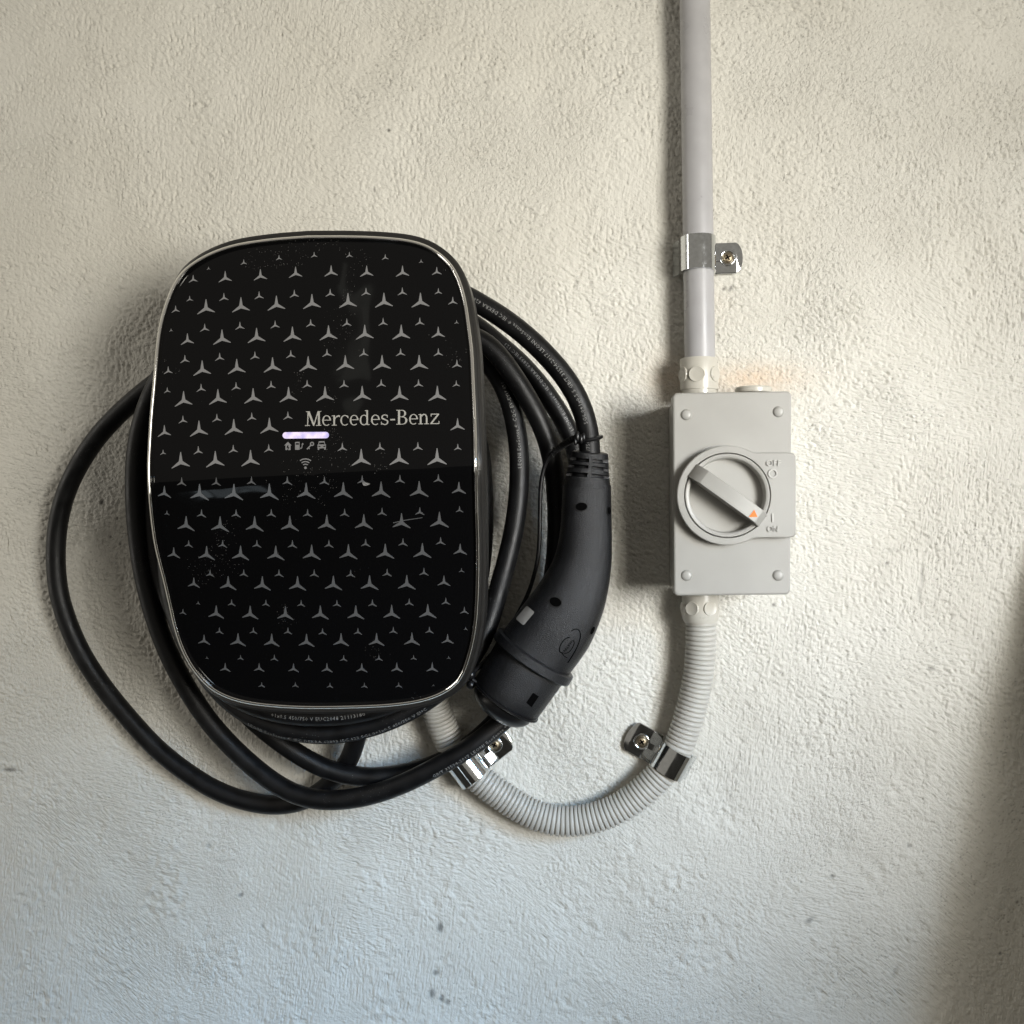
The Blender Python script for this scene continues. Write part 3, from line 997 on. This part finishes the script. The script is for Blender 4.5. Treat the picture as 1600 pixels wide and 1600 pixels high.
# rubber dust cap on the plug, on its cord
dc = empty('dust_cap', P(778, 1112, .04), 'black rubber dust cap on the plug tip with thin cord tied to the cable', 'cap')
loft('cap_dome', stack([(84.5, 110), (87, 117), (90, 118), (91.5, 112), (92, 104), (99, 102), (106, 94), (112, 80), (116.5, 62), (119.5, 40), (121, 18)]), M_dark, dc, True, True, sharp=40)
loft('cap_lip', stack([(86.6, 108), (86.6, 119.5), (89, 119.5), (89, 108)]), M_rubber, dc, False, False, sharp=30)
kk = K(735, .07)
ball = []
for (x, y, rx, ry, dd) in [(735, 1054, 8.5, 9, .072), (735.5, 1070, 7, 7, .074)]:
    c0 = P(x, y, dd)
    rr = []
    for i in range(1, 12):
        th = math.pi * i / 12
        rr.append([c0 + Vector((math.cos(2 * math.pi * j / 20) * math.sin(th) * rx * kk, math.sin(2 * math.pi * j / 20) * math.sin(th) * rx * kk, math.cos(th) * ry * kk)) for j in range(20)])
    ball.append(loft_data(rr, True, True))
Vb, Fb = join(ball)
mesh_obj('cord_knob', Vb, Fb, M_dark, dc)
tube('cord_strap', resample(catmull([P(738, 1062, .074), P(748, 1069, .074), P(756, 1078, .072)], 8), .001), .0016, 8, M_dark, dc)
tube('cord', resample(catmull([P(x, y, dd) for x, y, dd in [(868, 704, .060), (858, 714, .058), (850, 732, .056), (845, 760, .055), (843.5, 800, .054), (842.5, 850, .053), (839, 880, .052), (832, 908, .050),
                                                             (824, 930, .048), (806, 965, .046), (782, 1005, .050), (756, 1035, .062), (740, 1050, .071)]], 8), .003), .0017, 10, M_rubber, dc)
# twisted part
tw = resample(catmull([P(x, y, dd) for x, y, dd in [(862, 708, .060), (870, 702, .062), (882, 694, .069), (893, 687, .078), (903, 683, .083)]], 8), .00025)
fr = frames(tw); hel = []
for i, p in enumerate(tw):
    a = i * .00025 / .0024 * 2 * math.pi
    t, n, b_ = fr[i]
    hel.append(p + (n * math.cos(a) + b_ * math.sin(a)) * .0019)
tube('twisted_cord', hel, .0009, 6, M_rubber, dc)
# ring round the cable
i0 = near_i(920.5, 686, .070); t, n, b_ = CF[i0]
ring_pts = [cab[i0] + (n * math.cos(a) + b_ * math.sin(a)) * (CR + .0016) + t * .0008 * math.sin(a) for a in [2 * math.pi * k / 40 for k in range(41)]]
rgs = []
for k in range(40):
    cpt = ring_pts[k]; o_ = (cpt - cab[i0]).normalized(); tt = (ring_pts[(k + 1) % 40] - ring_pts[k - 1]).normalized(); w_ = tt.cross(o_)
    rgs.append([cpt + (o_ * math.cos(q * math.pi / 4) + w_ * math.sin(q * math.pi / 4)) * .0015 for q in range(8)])
rgs.append(rgs[0])
loft('cable_ring', rgs, M_dark, dc)
kn = []
for (x, y, s_) in [(902, 682, 1.0), (908, 686, .85), (912, 683, .8), (899, 690, .7)]:
    c0 = P(x, y, .0845); rr = []
    for i in range(1, 8):
        th = math.pi * i / 8
        rr.append([c0 + Vector((math.cos(2 * math.pi * j / 12) * math.sin(th) * .0019 * s_, math.sin(2 * math.pi * j / 12) * math.sin(th) * .002 * s_, math.cos(th) * .0042 * s_)) for j in range(12)])
    kn.append(loft_data(rr, True, True))
Vb, Fb = join(kn)
mesh_obj('cord_ferrule', Vb, Fb, M_dark, dc)

# ------------------------------------------------------------------ isolator switch
sw = empty('isolator_switch', P(1144, 930, 0), 'grey white isolator box with rotary knob and orange arrow turned to ON', 'switch')
BD = .070
corners = [P(1051, 614, BD), P(1237, 611, BD), P(1235, 929, BD), P(1053, 931, BD)]


def rrect3(cs, rad, inset, d, n=6):
    cen = sum(cs, Vector()) / 4
    out = []
    for i in range(4):
        a, b_, c_ = cs[i - 1], cs[i], cs[(i + 1) % 4]
        e1 = (a - b_).normalized(); e2 = (c_ - b_).normalized()
        b2 = b_ + (e1 + e2) * inset
        r_ = max(rad - inset * .6, .0005)
        c0 = b2 + (e1 + e2) * r_
        for k in range(n + 1):
            t_ = k / n * math.pi / 2
            q = c0 - e2 * (r_ * math.cos(t_)) - e1 * (r_ * math.sin(t_))
            out.append(Vector((q.x, -d, q.z)))
    return out


loft('base_box', [rrect3(corners, .004, .0022, .0), rrect3(corners, .004, .0020, .050), rrect3(corners, .004, .0035, .0525), rrect3(corners, .004, .0035, .056)], M_pvc, sw, True, True, sharp=30)
lid = loft('lid', [rrect3(corners, .0038, .0006, .0535), rrect3(corners, .0038, .0, .0545), rrect3(corners, .0038, .0, BD - .0012), rrect3(corners, .0038, .0005, BD - .0004), rrect3(corners, .0038, .0014, BD)], M_pvc, sw, True, True, sharp=14)


def revolve(cx, cy, lst, seg=64):
    """rings about an axis normal to the wall; lst = (radius px at BD scale, depth)"""
    c0 = P(cx, cy, BD); k = K(cx, BD)
    return [[Vector((c0.x + r * k * math.cos(2 * math.pi * j / seg), -d, c0.z + r * k * math.sin(2 * math.pi * j / seg))) for j in range(seg)] for r, d in lst]


for (x, y) in [(1072.5, 648), (1216.5, 643.5), (1073, 899), (1216, 899)]:
    loft('screw_cover', revolve(x, y, [(9.0, BD - .001), (8.6, BD + .0004), (8.2, BD + .0006), (7.6, BD + .0011), (5, BD + .0016), (2, BD + .0018)], 28), M_pvc, sw, True, True, sharp=50)
# escutcheon: round shield with a tongue to the right
ECX, ECY, ED = 1136.5, 774, .0795
e0 = P(ECX, ECY, ED); ek = K(ECX, ED)
tongue = [(1242, 840), (1242, 708)]
ANG = [2 * math.pi * k / 144 for k in range(144)]


def shield(inset):
    R = (78 - inset)
    x1 = 105 - inset; yt = 66.5 - inset; yb = 66 - inset; rc = 8
    out = []
    for a in ANG:
        c_, s_ = math.cos(a), math.sin(a)
        best = R
        # rounded tongue: march outwards
        if c_ > 0:
            lo, hi = R * .5, 160
            def inside(r):
                x, y = r * c_, r * s_
                lim = (yt if y > 0 else yb)
                # concave neck
                lim2 = lim + max(0, (44 - x)) * .12
                if x > x1 or abs(y) > lim2: return False
                if x > x1 - rc and abs(y) > lim - rc:
                    return (x - (x1 - rc)) ** 2 + (abs(y) - (lim - rc)) ** 2 <= rc * rc
                return True
            rr = R
            while rr < 150 and inside(rr): rr += .4
            best = max(R, rr)
        out.append((best * c_, best * s_))
    return out


def shield_ring(inset, d):
    return [Vector((e0.x + x * ek, -d, e0.z + y * ek)) for x, y in shield(inset)]


def circ_ring(r, d):
    return [Vector((e0.x + r * ek * math.cos(a), -d, e0.z + r * ek * math.sin(a))) for a in ANG]


esc = loft('escutcheon', [shield_ring(0, BD - .0005), shield_ring(0, ED - .001), shield_ring(.6, ED - .0003), shield_ring(1.8, ED),
                          circ_ring(67.2, ED), circ_ring(66.6, ED - .0006), circ_ring(66.4, ED - .006)], M_pvc, sw, sharp=12)
knob = loft('knob', [circ_ring(65.4, ED - .006), circ_ring(65.4, ED - .0003), circ_ring(64.6, ED + .0002), circ_ring(60, ED + .0002), circ_ring(58.6, ED - .0004),
                     circ_ring(56.8, ED - .012), circ_ring(54.5, ED - .020), circ_ring(50, ED - .0235), circ_ring(40, ED - .0248), circ_ring(26, ED - .0235), circ_ring(12, ED - .022), circ_ring(2, ED - .0215)],
            M_pvc, sw, False, True, sharp=50)
# grip bar across the dish
ba = math.radians(36.2)
bx = Vector((math.cos(ba), 0, -math.sin(ba))); bz = Vector((math.sin(ba), 0, math.cos(ba)))
GD = ED + .0105
sec = []
for (u_, d_, hw) in [(-67.5, ED - .0005, 12.2), (-66.5, ED + .0012, 12.2), (-48, GD - .0004, 12.0), (-46, GD, 12.0), (54, GD, 11.6), (56, GD - .0004, 11.6), (66.5, ED + .0022, 11.8), (67.5, ED - .0005, 11.8)]:
    cen = e0 + bx * (u_ * ek)
    ring_ = []
    for (v_, dd_) in [(-1, 0), (-1, 1), (-.93, 1.0), (.93, 1.0), (1, 1), (1, 0)]:
        q = cen + bz * (v_ * hw * ek)
        dz = (ED - .0245) if dd_ == 0 else d_ - (.0006 if abs(v_) == 1 else 0)
        ring_.append(Vector((q.x, -dz, q.z)))
    sec.append(ring_)
loft('grip', sec, M_pvc, knob, True, True, sharp=30)
tri = [(1178.6, 796.5), (1170.2, 808), (1183.6, 807.6)]
tp = [P(x, y, GD + .0004) for x, y in tri]; tb = [P(x, y, GD - .001) for x, y in tri]
mesh_obj('arrow_mark', tp + tb, [(0, 1, 2), (0, 1, 4, 3), (1, 2, 5, 4), (2, 0, 3, 5)], M_orange, knob, smooth=False)


def emboss(name, s, x0, x1, yb, h, d=ED):
    V2, F = text_data(s, 10, 3)
    mx = max(v[0] for v in V2); mn = min(v[0] for v in V2); my = max(v[1] for v in V2)
    top, n = [], len(V2)
    for x, y in V2:
        top.append((x0 + (x - mn) / (mx - mn) * (x1 - x0), yb - y / my * h - (x - mn) / (mx - mn) * .3))
    Vt = [P(x, y, d + .0011) for x, y in top]; Vb = [P(x, y, d - .0002) for x, y in top]
    # boundary sides
    from collections import Counter
    ec = Counter()
    for f in F:
        for a, b_ in zip(f, f[1:] + f[:1]): ec[tuple(sorted((a, b_)))] += 1
    S = [(a, b_, n + b_, n + a) for (a, b_), c_ in ec.items() if c_ == 1]
    return mesh_obj(name, Vt + Vb, list(F) + S, M_raised, esc, smooth=False)


emboss('off_lettering', 'OFF', 1197.5, 1220.5, 728, 9)
emboss('on_lettering', 'ON', 1199, 1216, 831, 9)
q0 = P(1207.5, 740, ED)
def rr_(r, d): return [Vector((q0.x + r * ek * math.cos(k * math.pi / 16), -d, q0.z + r * ek * math.sin(k * math.pi / 16))) for k in range(32)]
loft('off_ring', [rr_(7.4, ED - .0002), rr_(7.2, ED + .0011), rr_(5.0, ED + .0011), rr_(4.8, ED - .0002)], M_raised, esc, sharp=30)
c0 = P(1207.3, 809, ED)
V, F = box_pts(c0 + Vector((0, -.0003, 0)), Vector((1.5 * ek, 0, 0)), Vector((0, .0005, 0)), Vector((0, 0, 6.7 * ek)))
mesh_obj('on_bar', V, F, M_raised, esc, smooth=False)
# blanking plug on the top edge
c0 = P(1177, 608, .036); kq = K(1177, .036)
def plug_ring(r, z): return [Vector((c0.x + r * kq * math.cos(k * math.pi / 20), c0.y + r * kq * math.sin(k * math.pi / 20), c0.z + z * kq)) for k in range(40)]
loft('blanking_plug', [plug_ring(20, -24), plug_ring(24, -7), plug_ring(28, -6), plug_ring(28.5, 0), plug_ring(27, 2.5), plug_ring(22, 3)], M_pvc2, sw, True, True, sharp=35)

# ------------------------------------------------------------------ rigid conduit
def adapter(name, x, y0, y1, w, d, parent, up, dimples):
    k = K(x, d)
    a, b_ = P(x, y0, d), P(x + (y1 - y0) * .012, y1, d)
    lst = [(0, w * .88), (0.0, w * .97), (.05, w), (.86, w), (.92, w * .98), (.93, w * .92), (1.15, w * .9)]
    if not up: lst = [(t_, w_) for t_, w_ in [(-.15, w * .92), (.0, w * .94), (.0, w * 1.0), (.72, w), (.90, w * .96), (1.0, w * .9), (1.0, w * .8)]]
    rings = []
    for t_, w_ in lst:
        c0 = a.lerp(b_, t_)
        rings.append([c0 + Vector((math.cos(q * math.pi / 24) * w_ * .5 * k, math.sin(q * math.pi / 24) * w_ * .5 * k, 0)) for q in range(48)])
    o = loft(name, rings, M_pvc2, parent, True, True, sharp=30)
    av, af = loft_data(rings); bv = BVHTree.FromPolygons([tuple(v) for v in av], af)
    for (cx, cy, rx, ry) in dimples:
        h = hit(cx, cy, 0, bv)
        if h is None: continue
        nn = Vector((h.x - a.x, h.y - a.y, 0)).normalized(); tt = Vector((0, 0, 1)).cross(nn)
        rg = []
        for f_, l_ in [(1.0, -.0012), (.97, .0001), (.92, .00035), (.84, .0002), (.3, .0001)]:
            rg.append([h + (tt * math.cos(j * math.pi / 14) + Vector((0, 0, 1)) * math.sin(j * math.pi / 14)) * (ry * k * f_) + nn * l_ for j in range(28)])
        loft('moulded_boss', rg, M_pvc2, o, True, True, sharp=40)
    return o


rc = empty('rigid_conduit', P(1093, 600, 0), 'straight grey plastic pipe running down the wall into the switch', 'pipe')
pa, pb = P(1084, -120, .0185), P(1093.5, 566, .0185)
pr = 23.6 * K(1090, .0185)
tube('pipe', [pa.lerp(pb, i / 12) for i in range(13)], pr, 48, M_pipe, rc)
adapter('pipe_socket', 1092, 561, 614, 59, .022, rc, True, [(1088.5, 584, 12, 12.5), (1118, 584, 12, 12.5), (1066, 585, 12, 12.5)])

# ------------------------------------------------------------------ corrugated conduit
fc = empty('flexible_conduit', P(905, 1284, 0), 'cream corrugated conduit curving from below the switch to the charger', 'conduit')
fx = [(1094.5, 962, .0205), (1095, 985, .020), (1094.5, 1020, .019), (1090.5, 1060, .018), (1082, 1100, .017), (1072, 1135, .016), (1061, 1166, .0155), (1049, 1189, .015), (1034, 1208, .015),
      (1012, 1230, .015), (985, 1252, .015), (950, 1271, .015), (915, 1281, .0145), (890, 1283.5, .0145), (862, 1281, .0145), (827.5, 1269.5, .0145), (799, 1253, .0145),
      (771, 1234, .015), (748, 1216, .015), (730, 1199, .015), (711, 1174, .0155), (698, 1150, .016), (689, 1128, .018), (682, 1107, .021), (677, 1085, .026), (672, 1050, .033)]
fp = resample(smooth_path(resample(catmull([P(*a) for a in fx], 10), .003), 6), .00047)
FR = 23.4 * K(900, .0145)
PITCH = .00376


def corr(i, s, a):
    u_ = (s / PITCH) % 1
    w_ = abs(u_ - .5) * 2                        # 1 in the groove, 0 on the rib
    return FR - (.00165 * max(0, (w_ - .55) / .45) ** .8) - .00018 * w_ * w_


tube('corrugated_tube', fp, corr, 32, M_flex, fc, sharp=60)
adapter('conduit_socket', 1094, 930, 972, 57, .0215, fc, False, [(1081, 951, 9, 11), (1110, 951, 10, 11.5), (1067, 951, 9, 11)])

# ------------------------------------------------------------------ pipe saddles
def saddle(label, cx, cy, dpt, axis2, tab2, R, width, tab_w, tab_len, flip=1, far=True):
    """axis2/tab2: directions in the wall plane (x right, z up); R = radius it wraps; sizes in metres"""
    c0 = P(cx, cy, dpt)
    u_ = Vector((axis2[0], 0, axis2[1])).normalized(); v_ = Vector((tab2[0], 0, tab2[1]))
    v_ = (v_ - u_ * v_.dot(u_)).normalized(); n_ = Vector((0, -1, 0))
    s = empty('pipe_saddle', Vector((c0.x, 0, c0.z)), label, 'clamp', 'zinc pipe saddles')
    th = .0013
    ro = R + .0007
    # band: from the wall on the far side, over the pipe, down to the tab
    def band_pts(rad, off):
        pts = []
        hgt = dpt
        pts.append((-rad - (.0045 if off == 0 else .0045), -hgt + .003))
        pts.append((-rad - .001, -hgt * .35))
        for k in range(25):
            a = math.pi - math.pi * k / 24
            pts.append((rad * math.cos(a), rad * math.sin(a)))
        pts.append((rad, -hgt * .45)); pts.append((rad + .0004, -hgt + .004 + off))
        return pts
    inn = band_pts(ro, 0); out = band_pts(ro + th, 0)
    def at(v2, uu): return c0 + v_ * v2[0] + n_ * v2[1] + u_ * uu
    hw = width / 2
    rings = []
    for (a, b_) in zip(inn, out):
        rings.append([at(a, -hw), at(b_, -hw + .0003), at(b_, hw - .0003), at(a, hw)])
    band = loft('band', rings, M_zinc, s, True, True, sharp=35)
    # rolled bead and rivet dimple
    # tab plate
    w0 = tab_w / 2
    v0 = ro + th * .2
    outl = [(v0, -w0), (v0 + tab_len - .006, -w0)]
    for k in range(11):
        a = -math.pi / 2 * .86 + math.pi * .86 * k / 10
        outl.append((v0 + tab_len - .0075 + .0075 * math.cos(a) ** .8 if math.cos(a) > 0 else v0 + tab_len - .0075, w0 * math.sin(a) / math.sin(math.pi / 2 * .86)))
    outl += [(v0 + tab_len - .006, w0), (v0, w0)]
    g = .0036
    def tl(v2, h_): return Vector((c0.x, 0, c0.z)) + v_ * v2[0] + u_ * v2[1] + n_ * h_
    def shr(f):
        cxv = v0 + tab_len * .5
        return [(cxv + (a - cxv) * f, b_ * f) for a, b_ in outl]
    tab = loft('tab', [[tl(q, g) for q in outl], [tl(q, g + th) for q in outl], [tl(q, g + th + .0003) for q in shr(.96)]], M_zinc, s, True, True, sharp=30)
    # raised ring and channel round the screw
    sv = v0 + tab_len * .50
    sc = tl((sv, 0), g + th)
    def cr_(r, h_): return [sc + (v_ * math.cos(j * math.pi / 16) + u_ * math.sin(j * math.pi / 16)) * r + n_ * h_ for j in range(32)]
    loft('pressed_ring', [cr_(.0068, .0001), cr_(.0062, .0012), cr_(.0056, .0014), cr_(.0048, .0008), cr_(.0044, .0002)], M_zinc, tab, sharp=60)
    V, F = box_pts(tl((v0 + (sv - v0 - .0055) * .5, 0), g + th + .0004), v_ * ((sv - v0 - .005) * .5), u_ * .0024, n_ * .0007)
    mesh_obj('pressed_channel', V, F, M_zinc, tab, smooth=False)
    # cross head screw
    scr = loft('screw', [cr_(.0042, .0003), cr_(.0041, .0011), cr_(.0036, .0018), cr_(.0022, .0023), cr_(.0008, .0024)], M_brass, s, True, True, sharp=50)
    ca, sa_ = math.cos(.5), math.sin(.5)
    d1 = v_ * ca + u_ * sa_; d2 = u_ * ca - v_ * sa_
    V, F = join([box_pts(sc + n_ * .0022, d1 * .0023, d2 * .00055, n_ * .0004), box_pts(sc + n_ * .0023, d2 * .0023, d1 * .00055, n_ * .0004)])
    mesh_obj('cross_slot', V, F, M_hole, scr, smooth=False)
    return s, c0, u_, v_, n_, ro + th


s1, c0, u_, v_, n_, ro = saddle('shiny zinc pipe saddle on the straight grey pipe, screw tab to the right', 1090.5, 398, .0185, (-.012, 1), (1, 0), pr, .0275, .0245, .0240)
cpt = c0 - v_ * (ro * .96) + n_ * (ro * .28)
saddle('zinc saddle on the corrugated conduit below the switch, screw tab to the upper left', 1049.5, 1188.5, .015, (.47, .88), (-.90, .48), FR, .0215, .0255, .0265)
saddle('zinc saddle on the corrugated conduit, half hidden behind the black cable', 731, 1199, .015, (-.62, .78), (.78, .62), FR, .0225, .0245, .0270)

# ------------------------------------------------------------------ render settings
SC.render.engine = 'CYCLES'
SC.cycles.use_denoising = True
SC.cycles.denoising_prefilter = 'NONE'
SC.render.filter_size = 1.2
